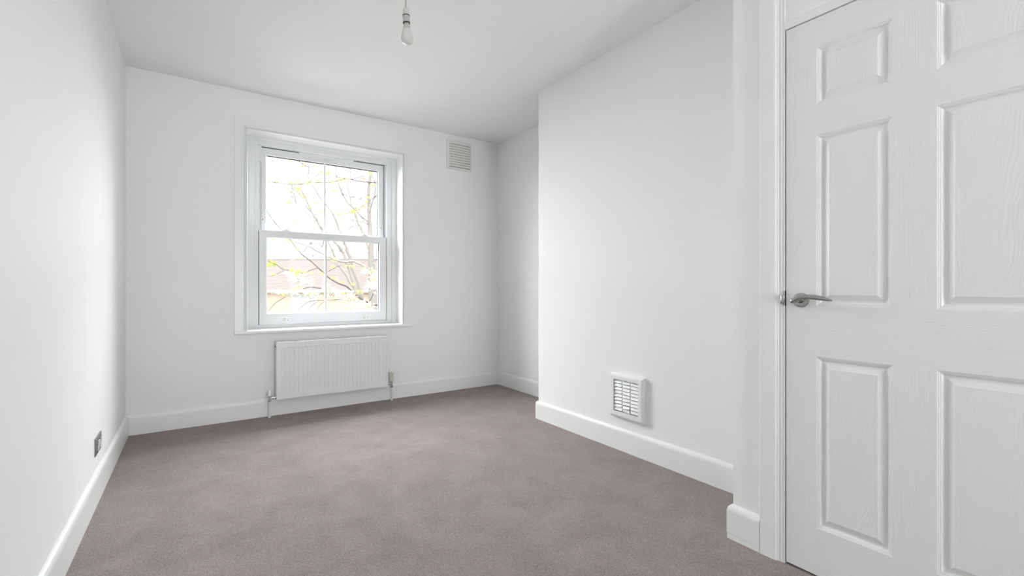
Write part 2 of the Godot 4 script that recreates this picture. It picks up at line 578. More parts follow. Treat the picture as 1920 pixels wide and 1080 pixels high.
func window() -> void:
	var on_wall := Transform3D(Basis.IDENTITY, W(0, 0, DB))
	# architrave band, staff bead and reveal lining: left, right and top
	var s := Shape.new()
	var rows := []
	for p in [[0.0, -0.002], [0.0, 0.0055], [0.001, 0.007], [0.063, 0.007], [0.064, 0.0125], [0.066, 0.0155], [0.069, 0.017], [0.072, 0.0155], [0.0745, 0.008], [0.077, 0.008], [0.0785, 0.0135], [0.081, 0.0165], [0.084, 0.0165], [0.0865, 0.0135], [0.0875, 0.008], [0.0875, -0.14]]:
		rows.append([p[0], 0.0, p[0], p[0], p[1]])
	s.frame(on_wall, Rect2(0.249, 0.690, 1.4405, 1.6755), rows, false, [false, true, true, true])
	struct("trim_1", s, M.trim, "white window architrave, a flat band with a raised double bead", "architrave")
	# sill board with a rounded nose
	s = Shape.new()
	var nose := [Vector2(-0.14, 0.666), Vector2(0.026, 0.666), Vector2(0.032, 0.669), Vector2(0.0345, 0.675), Vector2(0.0345, 0.684), Vector2(0.032, 0.690), Vector2(0.026, 0.693), Vector2(-0.14, 0.696)]
	s.sweep([W(0.336, 0, DB), W(1.602, 0, DB)], nose)
	var ear := [Vector2(0, 0.666), Vector2(0.026, 0.666), Vector2(0.032, 0.669), Vector2(0.0345, 0.675), Vector2(0.0345, 0.684), Vector2(0.032, 0.690), Vector2(0.026, 0.693), Vector2(0, 0.6935)]
	s.sweep([W(0.247, 0, DB), W(0.336, 0, DB)], ear)
	s.sweep([W(1.602, 0, DB), W(1.694, 0, DB)], ear)
	struct("trim_2", s, M.trim, "white window sill board with rounded nose above the radiator", "window sill")

	var w := thing("window_1", W(0, 0, 4.305), "white sliding sash window of two sashes, each split by one glazing bar", "window", "structure")
	var at := Transform3D.IDENTITY
	s = Shape.new()
	s.frame(at, Rect2(0.336, 0.690, 1.266, 1.588), [[0, 0, 0, 0, -0.11], [0, 0, 0, 0, 0], [0.059, 0.004, 0.042, 0.026, 0], [0.061, 0.006, 0.044, 0.028, -0.002], [0.061, 0.006, 0.044, 0.028, -0.012], [0.090, 0.032, 0.092, 0.061, -0.012], [0.092, 0.034, 0.094, 0.063, -0.014], [0.092, 0.034, 0.094, 0.063, -0.11], [0, 0, 0, 0, -0.11]])
	piece("window_frame", s, M.upvc, w)
	s = Shape.new()
	for b in [[0.428, 0.4325, 0.724, 1.50, -0.030], [1.5015, 1.508, 0.724, 1.50, -0.030]]:
		s.box(Vector3(b[0], b[2], b[4] - 0.015), Vector3(b[1], b[3], b[4]))
	s.box(Vector3(0.449, 2.2055, -0.10), Vector3(1.502, 2.215, -0.068))
	s.box(Vector3(1.4945, 1.50, -0.10), Vector3(1.4995, 2.212, -0.068))
	tag(piece("brush_seal", s, M.seal, w), "dark grey seal in the gaps round the sashes")
	# balance tracks beside the upper sash, and the stop blocks above them
	for k in [[0.428, 0.4525, 0.446], [1.499, 1.508, 1.5035]]:
		s = Shape.new()
		s.box(Vector3(k[0], 1.46, -0.105), Vector3(k[1], 2.085, -0.050), 0.001)
		piece("balance_track", s, M.upvc, w)
		s = Shape.new()
		s.box(Vector3(k[0], 2.085, -0.105), Vector3(k[1], 2.215, -0.030), 0.002)
		piece("stop_block", s, M.upvc, w)
		s = Shape.new()
		s.box(Vector3(k[2], 1.515, -0.050), Vector3(k[2] + 0.0018, 2.083, -0.0495))
		piece("track_slot", s, M.seal, w)

	# upper sash, behind; lower sash, in front
	s = Shape.new()
	s.frame(at, Rect2(0.4535, 1.475, 1.0405, 0.732), [[0.002, 0.002, 0.002, 0.002, -0.10], [0, 0, 0, 0, -0.098], [0, 0, 0, 0, -0.057], [0.002, 0.002, 0.002, 0.002, -0.055], [0.034, 0.045, 0.049, 0.054, -0.055], [0.0385, 0.050, 0.0535, 0.0585, -0.066], [0.0385, 0.050, 0.0535, 0.0585, -0.095], [0.002, 0.002, 0.002, 0.002, -0.10]])
	var up := piece("upper_sash", s, M.upvc, w)
	s = Shape.new()
	s.frame(at, Rect2(0.4325, 0.7265, 1.069, 0.7865), [[0.003, 0.003, 0.003, 0.003, -0.050], [0, 0, 0, 0, -0.047], [0, 0, 0, 0, -0.007], [0.003, 0.003, 0.003, 0.003, -0.004], [0.054, 0.086, 0.062, 0.056, -0.004], [0.0585, 0.0905, 0.0675, 0.0615, -0.016], [0.0585, 0.0905, 0.0675, 0.0615, -0.046], [0.003, 0.003, 0.003, 0.003, -0.050]])
	var low := piece("lower_sash", s, M.upvc, w)
	for k in [[up, -0.080, 1.522, 2.1515, 0.489, 1.443, 0.951, 0.967, 2.1490, 1.4405], [low, -0.030, 0.813, 1.455, 0.488, 1.437, 0.950, 0.967, 1.4520, 1.4340]]:
		for half in 2:
			s = Shape.new()
			s.box(Vector3(k[4] if half == 0 else k[6] + 0.008, k[2], k[1] - 0.002), Vector3(k[6] + 0.008 if half == 0 else k[5], k[3], k[1] + 0.002))
			piece("glass_pane", s, M.glass, k[0])
		s = Shape.new()
		s.box(Vector3(k[6], k[2], k[1] - 0.008), Vector3(k[7], k[3], k[1] + 0.010), 0.0015)
		piece("glazing_bar", s, M.upvc, k[0])
		# black gasket under the top rail and beside the right stile
		s = Shape.new()
		s.box(Vector3(k[4], k[8] - (0.0080 if k[0] == up else 0.0015), k[1] + 0.002), Vector3(k[5], k[3], k[1] + 0.008))
		s.box(Vector3(k[9] - 0.0050, k[2], k[1] + 0.002), Vector3(k[5], k[3], k[1] + 0.008))
		piece("gasket", s, M.seal, k[0])
	# cover strip over the middle of the top gap
	s = Shape.new()
	s.box(Vector3(0.742, 2.1985, -0.075), Vector3(1.210, 2.216, -0.044), 0.003)
	piece("cover_strip", s, M.upvc, w)
	# tilt handle and its screws on the top rail
	s = Shape.new()
	s.box(Vector3(0.962, 2.171, -0.055), Vector3(0.998, 2.187, -0.052), 0.001)
	s.tube([Vector3(0.972, 2.176, -0.053), Vector3(0.974, 2.168, -0.042), Vector3(0.980, 2.164, -0.038), Vector3(0.986, 2.168, -0.042), Vector3(0.988, 2.176, -0.053)], [0.0035, 0.003, 0.003, 0.003, 0.0035], 8)
	piece("pull_hook", s, M.white_plastic, up)
	s = Shape.new()
	for x in [0.9655, 0.9945]:
		s.lathe([Vector2(0.0028, 0), Vector2(0.0022, 0.0008), Vector2(0, 0.001)], Transform3D(Basis(Vector3.RIGHT, PI / 2), Vector3(x, 2.181, -0.0520)), 10)
	piece("screw", s, M.satin, up)
	# restrictor plates on the upper stiles
	for x in [0.4635, 1.469]:
		s = Shape.new()
		s.box(Vector3(x - 0.006, 1.585, -0.055), Vector3(x + 0.006, 1.665, -0.0525), 0.001)
		piece("restrictor", s, M.white_plastic, up)
		s = Shape.new()
		s.lathe([Vector2(0.0045, 0), Vector2(0.0045, 0.0006), Vector2(0, 0.0007)], Transform3D(Basis(Vector3.RIGHT, PI / 2), Vector3(x, 1.605, -0.0526)), 12)
		piece("restrictor_hole", s, M.seal, up)
	# fasteners on the meeting rail
	for x in [0.636, 1.296]:
		s = Shape.new()
		s.box(Vector3(x - 0.037, 1.513, -0.034), Vector3(x + 0.037, 1.520, -0.012), 0.002)
		s.box(Vector3(x - 0.016, 1.520, -0.033), Vector3(x + 0.022, 1.528, -0.014), 0.003)
		piece("sash_fastener", s, M.white_plastic, low)
		s = Shape.new()
		s.tube([Vector3(x - 0.006, 1.530, -0.020), Vector3(x + 0.015, 1.5335, -0.016), Vector3(x + 0.032, 1.532, -0.013), Vector3(x + 0.037, 1.527, -0.011)], [0.0035, 0.0035, 0.003, 0.002], 8)
		piece("fastener_lever", s, M.satin, low)
	# finger lifts on the bottom rail, each with two screws
	for x in [0.631, 1.304]:
		s = Shape.new()
		s.box(Vector3(x - 0.021, 0.748, -0.004), Vector3(x + 0.021, 0.768, -0.001), 0.001)
		s.tube([Vector3(x, 0.752, -0.002), Vector3(x, 0.764, 0.004), Vector3(x, 0.774, 0.014), Vector3(x, 0.779, 0.020)], [0.008, 0.008, 0.009, 0.008], 10)
		s.box(Vector3(x - 0.014, 0.776, 0.004), Vector3(x + 0.014, 0.782, 0.024), 0.002)
		piece("finger_lift", s, M.white_plastic, low)
		s = Shape.new()
		for dx in [-0.0155, 0.0155]:
			s.lathe([Vector2(0.0038, 0), Vector2(0.003, 0.001), Vector2(0, 0.0012)], Transform3D(Basis(Vector3.RIGHT, PI / 2), Vector3(x + dx, 0.757, -0.0010)), 10)
		piece("screw", s, M.satin, low)


func door() -> void:
	# in the plane of the door: a runs to the right along the wall (+z), b up, height out into the room (-x)
	var basis := Basis(Vector3(0, 0, 1), Vector3(0, 1, 0), Vector3(-1, 0, 0))
	var face := 1.820
	var hinge := 0.076
	var latch := 0.838
	# frame: architrave up to the ceiling, lining, head rail, panel over the door
	var fr := thing("trim_3", Vector3.ZERO, "white painted door frame running up to the ceiling, its edge chipped and uneven", "door frame", "structure")
	for side in [[0.931, 0.8425, -1.0], [-0.017, 0.0715, 1.0]]:
		var s := Shape.new()
		var prof := [Vector2(0, 0.0), Vector2(0, 0.011), Vector2(0.002, 0.0135), Vector2(0.052, 0.0135), Vector2(0.058, 0.012), Vector2(0.064, 0.0075), Vector2(0.067, 0.0075), Vector2(0.069, 0.005), Vector2(0.078, 0.005), Vector2(0.0790, 0.003), Vector2(0.0885, 0.003), Vector2(0.0885, -0.044)]
		for k in prof.size() - 1:
			var p: Vector2 = prof[k]
			var q: Vector2 = prof[k + 1]
			var pd: float = side[0] + side[2] * p.x
			var qd: float = side[0] + side[2] * q.x
			var nn := Vector3(-(q.x - p.x), 0, (q.y - p.y) * side[2])
			s.quad(W(face - p.y, 0, pd), W(face - q.y, 0, qd), W(face - q.y, H, qd), W(face - p.y, H, pd), nn)
		s.box(W(face + 0.0005, 0, side[0]), W(face + 0.12, H, side[0] + side[2] * 0.0884))
		piece("architrave", s, M.brushed_trim, fr)
	var s := Shape.new()
	s.box(W(face - 0.004, 1.9945, hinge - 0.006), W(face + 0.10, 2.023, latch + 0.006), 0.002)
	piece("head_rail", s, M.brushed_trim, fr)
	s = Shape.new()
	s.box(W(face + 0.002, 2.020, hinge - 0.006), W(face + 0.05, H, latch + 0.006))
	piece("over_panel", s, M.trim, fr)
	s = Shape.new()
	s.box(W(face + 0.046, 0.0, latch - 0.012), W(face + 0.075, 1.996, latch + 0.008))
	s.box(W(face + 0.046, 1.980, hinge - 0.004), W(face + 0.075, 1.996, latch + 0.008))
	s.box(W(face + 0.046, 0.0, hinge - 0.006), W(face + 0.075, 1.996, hinge + 0.012))
	tag(piece("door_stop", s, M.old_paint, fr), "bare brown stop seen through the gap")
	# keeper lip on the frame, level with the handle
	s = Shape.new()
	s.box(W(face - 0.0045, 0.962, 0.8420), W(face + 0.02, 1.020, 0.8475), 0.001)
	s.tube([W(face - 0.0045, 0.9705, 0.852), W(face - 0.010, 0.9705, 0.8475), W(face - 0.0105, 0.9705, 0.843)], [0.002, 0.002, 0.002], 6)
	s.lathe([Vector2(0, -0.0175), Vector2(0.0075, -0.0175), Vector2(0.0085, -0.016), Vector2(0.0085, 0.016), Vector2(0.0075, 0.0175), Vector2(0, 0.0175)], Transform3D(Basis.IDENTITY, W(face - 0.003, 0.986, 0.8485)), 14)
	tag(piece("strike_plate", s, M.satin, fr), "metal keeper plate level with the door handle")

	var d := thing("door_1", W(face, 0, hinge), "closed white six-panel moulded door with woodgrain relief and a satin lever handle", "door", "structure")
	var wd := latch - hinge
	var at := func(dist: float, y: float) -> Vector3: return Vector3(0, y, -(dist - hinge))    # local to the door
	# columns and rows of the skin
	var cols := [hinge, 0.197, 0.413, 0.520, 0.736, latch]
	var rws := [0.008, 0.177, 0.785, 0.966, 1.573, 1.682, 1.886, 1.991]
	for c in [[0, 1], [2, 3], [4, 5]]:
		s = Shape.new()
		var whole: bool = c[0] != 2
		for r in ([[0, 7]] if whole else [[1, 2], [3, 4], [5, 6]]):
			s.box(Vector3(0, rws[r[0]], -(cols[c[0]] - hinge)), Vector3(0.040, rws[r[1]], -(cols[c[1]] - hinge)), 0.0)
		piece("stile", s, M.stile, d)
	for r in [[0, 1], [2, 3], [4, 5], [6, 7]]:
		s = Shape.new()
		s.box(Vector3(0, rws[r[0]], -(cols[1] - hinge)), Vector3(0.040, rws[r[1]], -(cols[4] - hinge)))
		piece("rail", s, M.rail, d)
	for c in [[3, 4], [1, 2]]:
		for r in [[5, 6], [3, 4], [1, 2]]:
			s = Shape.new()
			var hw: float = (cols[c[1]] - cols[c[0]]) / 2.0
			var hh: float = (rws[r[1]] - rws[r[0]]) / 2.0
			s.frame(Transform3D(basis, Vector3.ZERO), Rect2(-hw, -hh, 2 * hw, 2 * hh), ring([[0, 0], [0.001, -0.0012], [0.0045, -0.002], [0.0055, -0.0035], [0.0085, -0.0042], [0.0095, -0.0058], [0.0125, -0.0085], [0.0150, -0.0097], [0.0185, -0.0097], [0.0225, -0.0088], [0.0365, -0.0030], [0.0385, -0.0018], [0.0395, -0.0016]]), true)
			piece("panel", s, M.panel, d, at.call((cols[c[0]] + cols[c[1]]) / 2.0, (rws[r[0]] + rws[r[1]]) / 2.0))
	# handle: round rose, neck, winged lever pointing to the hinge
	var hd := Node3D.new()
	hd.name = "door_handle"
	hd.position = at.call(0.785, 0.986)
	hd.set_meta("label", "satin metal lever handle on a round rose")
	d.add_child(hd)
	var out := Transform3D(Basis(Vector3(0, 1, 0), Vector3(-1, 0, 0), Vector3(0, 0, 1)), Vector3.ZERO)
	s = Shape.new()
	s.lathe([Vector2(0.0262, 0), Vector2(0.0262, 0.0055), Vector2(0.0250, 0.0080), Vector2(0.0220, 0.0090), Vector2(0, 0.0090)], out, 40)
	piece("rose", s, M.satin, hd)
	s = Shape.new()
	# cross sections: [out, along, up, half out, half up]
	var secs := []
	for k in [[0.006, 0.0, 0.0, 0.0, 0.0], [0.006, 0.0, 0.0, 0.0095, 0.0095], [0.026, 0.0, 0.0, 0.0095, 0.0095]]:
		secs.append(k)
	s.lathe([Vector2(0.0125, 0.006), Vector2(0.0110, 0.012), Vector2(0.0098, 0.020), Vector2(0.0098, 0.040), Vector2(0, 0.041)], out, 20)
	# the wing: centre line and half sizes (vertical, thickness)
	var wing := [[-0.0190, -0.0035, 0.0006, 0.0006], [-0.0178, -0.0035, 0.0062, 0.0062], [-0.0140, -0.0030, 0.0095, 0.0095], [-0.0080, -0.0010, 0.0112, 0.0110], [0.0, 0.0035, 0.0098, 0.0105], [0.009, 0.0082, 0.0066, 0.0085], [0.020, 0.0112, 0.0062, 0.0066], [0.034, 0.0126, 0.0076, 0.0052], [0.050, 0.0126, 0.0086, 0.0046], [0.068, 0.0110, 0.0087, 0.0043], [0.086, 0.0080, 0.0076, 0.0040], [0.102, 0.0044, 0.0054, 0.0036], [0.112, 0.0018, 0.0030, 0.0028], [0.1155, 0.0008, 0.0005, 0.0006]]
	var loops := []
	for k in wing.size():
		var q: Array = wing[k]
		var off: float = -0.044 - 0.010 * sin(clampf(q[0] / 0.12, 0, 1) * PI) * 0.4
		var lp := []
		for j in 20:
			var a := TAU * j / 20.0
			var ca := cos(a)
			var sa := sin(a)
			lp.append(Vector3(off + q[3] * signf(ca) * pow(absf(ca), 0.9), q[1] + q[2] * signf(sa) * pow(absf(sa), 1.15), q[0]))
		loops.append(lp)
	for k in loops.size() - 1:
		for j in 20:
			var j2 := (j + 1) % 20
			var nrm := func(kk: int, jj: int) -> Vector3:
				var t1: Vector3 = loops[mini(kk + 1, loops.size() - 1)][jj] - loops[maxi(kk - 1, 0)][jj]
				var t2: Vector3 = loops[kk][(jj + 1) % 20] - loops[kk][(jj + 19) % 20]
				var g := t2.cross(t1)
				var c: Vector3 = Vector3(-0.046, wing[kk][1], wing[kk][0])
				if g.dot(loops[kk][jj] - c) < 0.0: g = -g
				return g.normalized()
			s.smooth_quad(loops[k][j], loops[k][j2], loops[k + 1][j2], loops[k + 1][j], nrm.call(k, j), nrm.call(k, j2), nrm.call(k + 1, j2), nrm.call(k + 1, j))
	piece("lever", s, M.satin, hd)


func radiator() -> void:
	var x0 := 0.531
	var x1 := 1.436
	var y0 := 0.137
	var y1 := 0.598
	var front := 4.075
	var r := thing("radiator", W((x0 + x1) / 2.0, 0, DB), "white panel radiator with vertical flutes on the wall below the window", "radiator")
	var o := r.position
	var at := func(x: float, y: float, d: float) -> Vector3: return W(x, y, d) - o
	# pressed front sheet: flat border, fluted field
	var n := 26
	var fx0 := x0 + 0.028
	var fx1 := x1 - 0.012
	var pitch := (fx1 - fx0) / n
	var fy0 := y0 + 0.048
	var fy1 := y1 - 0.046
	var s := Shape.new()
	var z := func(x: float, y: float, h: float) -> Vector3: return at.call(x, y, front - h)
	var out := Vector3(0, 0, 1)
	s.quad(z.call(x0, fy1, 0.0), z.call(x1, fy1, 0.0), z.call(x1, y1 - 0.004, 0.0), z.call(x0, y1 - 0.004, 0.0), out)
	s.quad(z.call(x0, y1 - 0.004, 0.0), z.call(x1, y1 - 0.004, 0.0), z.call(x1, y1, -0.004), z.call(x0, y1, -0.004), Vector3(0, 1, 1))
	s.quad(z.call(x0, y0 + 0.004, 0.0), z.call(x1, y0 + 0.004, 0.0), z.call(x1, fy0, 0.0), z.call(x0, fy0, 0.0), out)
	s.quad(z.call(x0, y0, -0.004), z.call(x1, y0, -0.004), z.call(x1, y0 + 0.004, 0.0), z.call(x0, y0 + 0.004, 0.0), Vector3(0, -1, 1))
	s.quad(z.call(x0, fy0, 0.0), z.call(fx0, fy0, 0.0), z.call(fx0, fy1, 0.0), z.call(x0, fy1, 0.0), out)
	s.quad(z.call(fx1, fy0, 0.0), z.call(x1, fy0, 0.0), z.call(x1, fy1, 0.0), z.call(fx1, fy1, 0.0), out)
	s.box(at.call(x0, y0, front + 0.004), at.call(x1, y1, front + 0.012))
	var deep := -0.0085
	var cut := [[0.0, 0.0], [0.30, 0.0], [0.42, deep], [0.88, deep], [1.0, 0.0]]
	for k in n:
		for c in 4:
			var xa: float = fx0 + pitch * (k + cut[c][0])
			var xb: float = fx0 + pitch * (k + cut[c + 1][0])
			var ha: float = cut[c][1]
			var hb: float = cut[c + 1][1]
			var e := 0.010
			s.quad(z.call(xa, fy0 + e, ha), z.call(xb, fy0 + e, hb), z.call(xb, fy1 - e, hb), z.call(xa, fy1 - e, ha), out)
			s.quad(z.call(xa, fy0, 0.0), z.call(xb, fy0, 0.0), z.call(xb, fy0 + e, hb), z.call(xa, fy0 + e, ha), out)
			s.quad(z.call(xa, fy1 - e, ha), z.call(xb, fy1 - e, hb), z.call(xb, fy1, 0.0), z.call(xa, fy1, 0.0), out)
	piece("front_panel", s, M.enamel, r)
	s = Shape.new()
	s.box(at.call(x0 + 0.006, y0 + 0.012, front + 0.058), at.call(x1 - 0.006, y1 - 0.012, front + 0.068), 0.002)
	piece("rear_panel", s, M.enamel, r)
	for x in [[x0 - 0.001, x0 + 0.0015], [x1 - 0.0015, x1 + 0.001]]:
		s = Shape.new()
		s.box(at.call(x[0], y0 + 0.004, front + 0.002), at.call(x[1], y1 + 0.002, front + 0.070), 0.0008)
		piece("end_panel", s, M.enamel, r)
	s = Shape.new()
	s.box(at.call(x0, y1 - 0.010, front + 0.004), at.call(x1, y1 + 0.002, front + 0.010), 0.001)
	s.box(at.call(x0, y1 - 0.010, front + 0.062), at.call(x1, y1 + 0.002, front + 0.070), 0.001)
	for k in 45:
		var x := x0 + 0.010 + (x1 - x0 - 0.02) * k / 44.0
		s.box(at.call(x - 0.004, y1 - 0.008, front + 0.009), at.call(x + 0.004, y1 + 0.0005, front + 0.063))
	piece("top_grille", s, M.enamel, r)
	s = Shape.new()
	s.box(at.call(x0 + 0.002, y0 - 0.006, front + 0.006), at.call(x1 - 0.002, y0 + 0.004, front + 0.022), 0.003)
	piece("bottom_seam", s, M.enamel, r)
	for x in [0.72, 1.25]:
		s = Shape.new()
		s.box(at.call(x - 0.02, 0.20, front + 0.066), at.call(x + 0.02, 0.53, DB - 0.001), 0.002)
		piece("wall_bracket", s, M.enamel, r)
	s = Shape.new()
	s.lathe([Vector2(0, 0), Vector2(0.0075, 0), Vector2(0.0075, 0.006), Vector2(0.005, 0.007), Vector2(0.005, 0.011), Vector2(0, 0.011)], Transform3D(Basis(Vector3(0, 0, 1), PI / 2), at.call(x0 - 0.001, 0.562, front + 0.030)), 14)
	tag(piece("bleed_valve", s, M.satin, r), "small metal bleed valve on the left end")

	# lockshield valve on the left
	var valve := func(called: String, label: String) -> Node3D:
		var v := Node3D.new()
		v.name = called
		v.set_meta("label", label)
		r.add_child(v)
		return v
	var lv: Node3D = valve.call("lockshield_valve", "white capped lockshield valve on its pipe")
	var px := 0.4835
	var pd := front + 0.030
	s = Shape.new()
	s.lathe([Vector2(0.0075, 0.0), Vector2(0.0075, 0.128)], Transform3D(Basis.IDENTITY, at.call(px, 0.004, pd)), 14)
	s.lathe([Vector2(0.0115, 0.0), Vector2(0.0115, 0.020), Vector2(0.0075, 0.0225)], Transform3D(Basis.IDENTITY, at.call(px, -0.002, pd)), 14)
	piece("pipe", s, M.enamel, lv)
	s = Shape.new()
	s.lathe([Vector2(0, 0.1255), Vector2(0.0115, 0.1255), Vector2(0.0115, 0.138), Vector2(0.0095, 0.140), Vector2(0.0095, 0.166), Vector2(0.0125, 0.167), Vector2(0.0125, 0.1725), Vector2(0, 0.1725)], Transform3D(Basis.IDENTITY, at.call(px, 0, pd)), 12)
	s.lathe([Vector2(0, 0.006), Vector2(0.0075, 0.006), Vector2(0.0075, 0.016), Vector2(0.0115, 0.016), Vector2(0.0115, 0.030), Vector2(0.0065, 0.031), Vector2(0.0065, 0.039), Vector2(0.0120, 0.039), Vector2(0.0120, 0.050), Vector2(0, 0.050)], Transform3D(Basis(Vector3(0, 0, 1), -PI / 2), at.call(px, 0.156, pd)), 10)
	piece("valve_body", s, M.chrome, lv)
	s = Shape.new()
	s.lathe([Vector2(0.0125, 0.1725), Vector2(0.0138, 0.174), Vector2(0.0125, 0.210), Vector2(0.0105, 0.2135), Vector2(0, 0.2135)], Transform3D(Basis.IDENTITY, at.call(px, 0, pd)), 18)
	piece("cap", s, M.white_plastic, lv)

	var tv: Node3D = valve.call("thermostatic_valve", "cream thermostatic radiator valve on its pipe")
	px = 1.482
	s = Shape.new()
	s.lathe([Vector2(0.0072, 0.0), Vector2(0.0072, 0.122)], Transform3D(Basis.IDENTITY, at.call(px, 0.004, pd)), 14)
	s.lathe([Vector2(0.0095, 0.0), Vector2(0.0095, 0.018), Vector2(0.0072, 0.020)], Transform3D(Basis.IDENTITY, at.call(px, -0.002, pd)), 14)
	piece("pipe", s, M.enamel, tv)
	s = Shape.new()
	s.lathe([Vector2(0, 0.120), Vector2(0.0110, 0.120), Vector2(0.0120, 0.124), Vector2(0.0120, 0.134), Vector2(0.0095, 0.136), Vector2(0.0095, 0.163), Vector2(0.0115, 0.164), Vector2(0.0115, 0.176), Vector2(0, 0.176)], Transform3D(Basis.IDENTITY, at.call(px, 0, pd)), 12)
	s.lathe([Vector2(0, 0.004), Vector2(0.0080, 0.004), Vector2(0.0080, 0.014), Vector2(0.0130, 0.014), Vector2(0.0130, 0.034), Vector2(0.008, 0.035), Vector2(0.008, 0.046), Vector2(0, 0.046)], Transform3D(Basis(Vector3(0, 0, 1), PI / 2), at.call(px, 0.155, pd)), 10)
	piece("valve_body", s, M.chrome, tv)
	s = Shape.new()
	s.lathe([Vector2(0, 0.176), Vector2(0.0130, 0.176), Vector2(0.0135, 0.180), Vector2(0.0185, 0.183), Vector2(0.0205, 0.188), Vector2(0.0200, 0.213), Vector2(0.0165, 0.217), Vector2(0.0150, 0.218), Vector2(0.0150, 0.250), Vector2(0.0130, 0.2535), Vector2(0, 0.2535)], Transform3D(Basis.IDENTITY, at.call(px, 0, pd)), 22)
	for k in 10:
		var a := TAU * (k + 0.3) / 10.0
		s.box(Vector3(-0.0030, 0.216, 0.013), Vector3(0.0030, 0.2505, 0.0188), 0.001, Transform3D(Basis(Vector3.UP, a), at.call(px, 0, pd)))
	piece("valve_head", s, M.cream, tv)


# a slatted grille in the local xy plane, z out of the wall; columns are [x0, x1] pairs, slats are parts
func wall_vent() -> void:
	var x0 := 2.071
	var x1 := 2.350
	var y0 := 2.228
	var y1 := 2.520
	var o := W((x0 + x1) / 2.0, (y0 + y1) / 2.0, DB)
	var v := thing("wall_vent", o, "flat square white vent grille high on the window wall near the ceiling", "vent")
	var hw := (x1 - x0) / 2.0
	var hh := (y1 - y0) / 2.0
	var s := Shape.new()
	var cols := [[-0.1085, -0.0365], [-0.0275, 0.0445], [0.0535, 0.1235]]
	var step := 0.0252
	var top := 0.1075
	s.frame(Transform3D.IDENTITY, Rect2(-hw, -hh, 2 * hw, 2 * hh), [[0, 0, 0, 0, 0], [0, 0, 0, 0, 0.008], [0.003, 0.003, 0.003, 0.003, 0.011], [hw - 0.1085, hh + top - 9 * step - 0.006, hw - 0.1235, hh - top - 0.004, 0.011], [hw - 0.1085, hh + top - 9 * step - 0.006, hw - 0.1235, hh - top - 0.004, 0.001]])
	piece("frame", s, M.plastic, v)
	s = Shape.new()
	s.box(Vector3(-0.1085, top - 9 * step - 0.006, 0.0), Vector3(0.1235, top + 0.004, 0.0012))
	piece("backing", s, M.vent_back, v)
	s = Shape.new()
	for k in 2:
		s.box(Vector3(cols[k][1], top - 9 * step - 0.006, 0.001), Vector3(cols[k + 1][0], top + 0.004, 0.0108))
	piece("divider", s, M.plastic, v)
	for c in cols:
		var sl := Shape.new()
		var w: float = (c[1] - c[0]) / 2.0
		var mid: float = (c[1] + c[0]) / 2.0
		var t := Transform3D(Basis(Vector3.RIGHT, -0.18), Vector3.ZERO)
		sl.box(Vector3(-w, -0.0106, -0.0022), Vector3(w, 0.0106, 0.0018), 0.0008, t)
		var m := sl.mesh()
		for k in 9:
			put("slat", m, M.plastic, v, Vector3(mid, top - 0.0130 - step * k, 0.0085))


func louvre_vent() -> void:
	# local x runs to the right along the wall (+z), y up, z out into the room (-x)
	var o := W(XB, 0.347, 1.960)
	var v := thing("louvred_vent", o, "boxy white louvred vent with a broken slat low on the chimney breast wall", "vent")
	v.basis = Basis(Vector3(0, 0, 1), Vector3(0, 1, 0), Vector3(-1, 0, 0))
	var hw := 0.136
	var hh := 0.139
	var dp := 0.030
	var s := Shape.new()
	var l := 0.056
	var rows := []
	for p in [[0, 0], [0.0, 0.012], [0.002, 0.019], [0.006, 0.025], [0.011, 0.0285], [0.018, dp]]:
		rows.append([p[0], p[0], p[0], p[0], p[1]])
	rows.append([hw - 0.101, hh - 0.098, hw - 0.098, hh - 0.102, dp])
	rows.append([hw - 0.101, hh - 0.098, hw - 0.098, hh - 0.102, 0.003])
	s.frame(Transform3D.IDENTITY, Rect2(-hw, -hh, 2 * hw, 2 * hh), rows)
	piece("frame", s, M.white_plastic, v)
	s = Shape.new()
	s.box(Vector3(-0.101, -0.098, 0.0), Vector3(0.098, 0.102, 0.0035))
	tag(piece("backing", s, M.slot, v), "dark opening behind the slats")
	s = Shape.new()
	var edges := [-0.101, -0.0345, 0.0315, 0.098]
	for k in 2:
		s.box(Vector3(edges[k + 1] - 0.0022, -0.098, 0.003), Vector3(edges[k + 1] + 0.0022, 0.102, 0.018))
	piece("divider", s, M.white_plastic, v)
	var step := 0.0215
	for c in 3:
		for k in 9:
			var w: float = (edges[c + 1] - edges[c]) / 2.0 - 0.0022
			var tilt := -0.50
			var drop := 0.0
			var twist := 0.0
			if c == 1 and k >= 7:
				tilt = -0.62 if k == 7 else -0.20
				drop = -0.002
				twist = 0.05 if k == 7 else -0.06
				w -= 0.003
			var sl := Shape.new()
			sl.box(Vector3(-w, -0.0096, -0.0012), Vector3(w, 0.0096, 0.0012), 0.0006, Transform3D(Basis(Vector3(0, 0, 1), twist) * Basis(Vector3.RIGHT, tilt), Vector3.ZERO))
			put("slat", sl.mesh(), M.white_plastic, v, Vector3((edges[c + 1] + edges[c]) / 2.0, 0.102 - 0.0135 - step * k + drop, 0.0215))


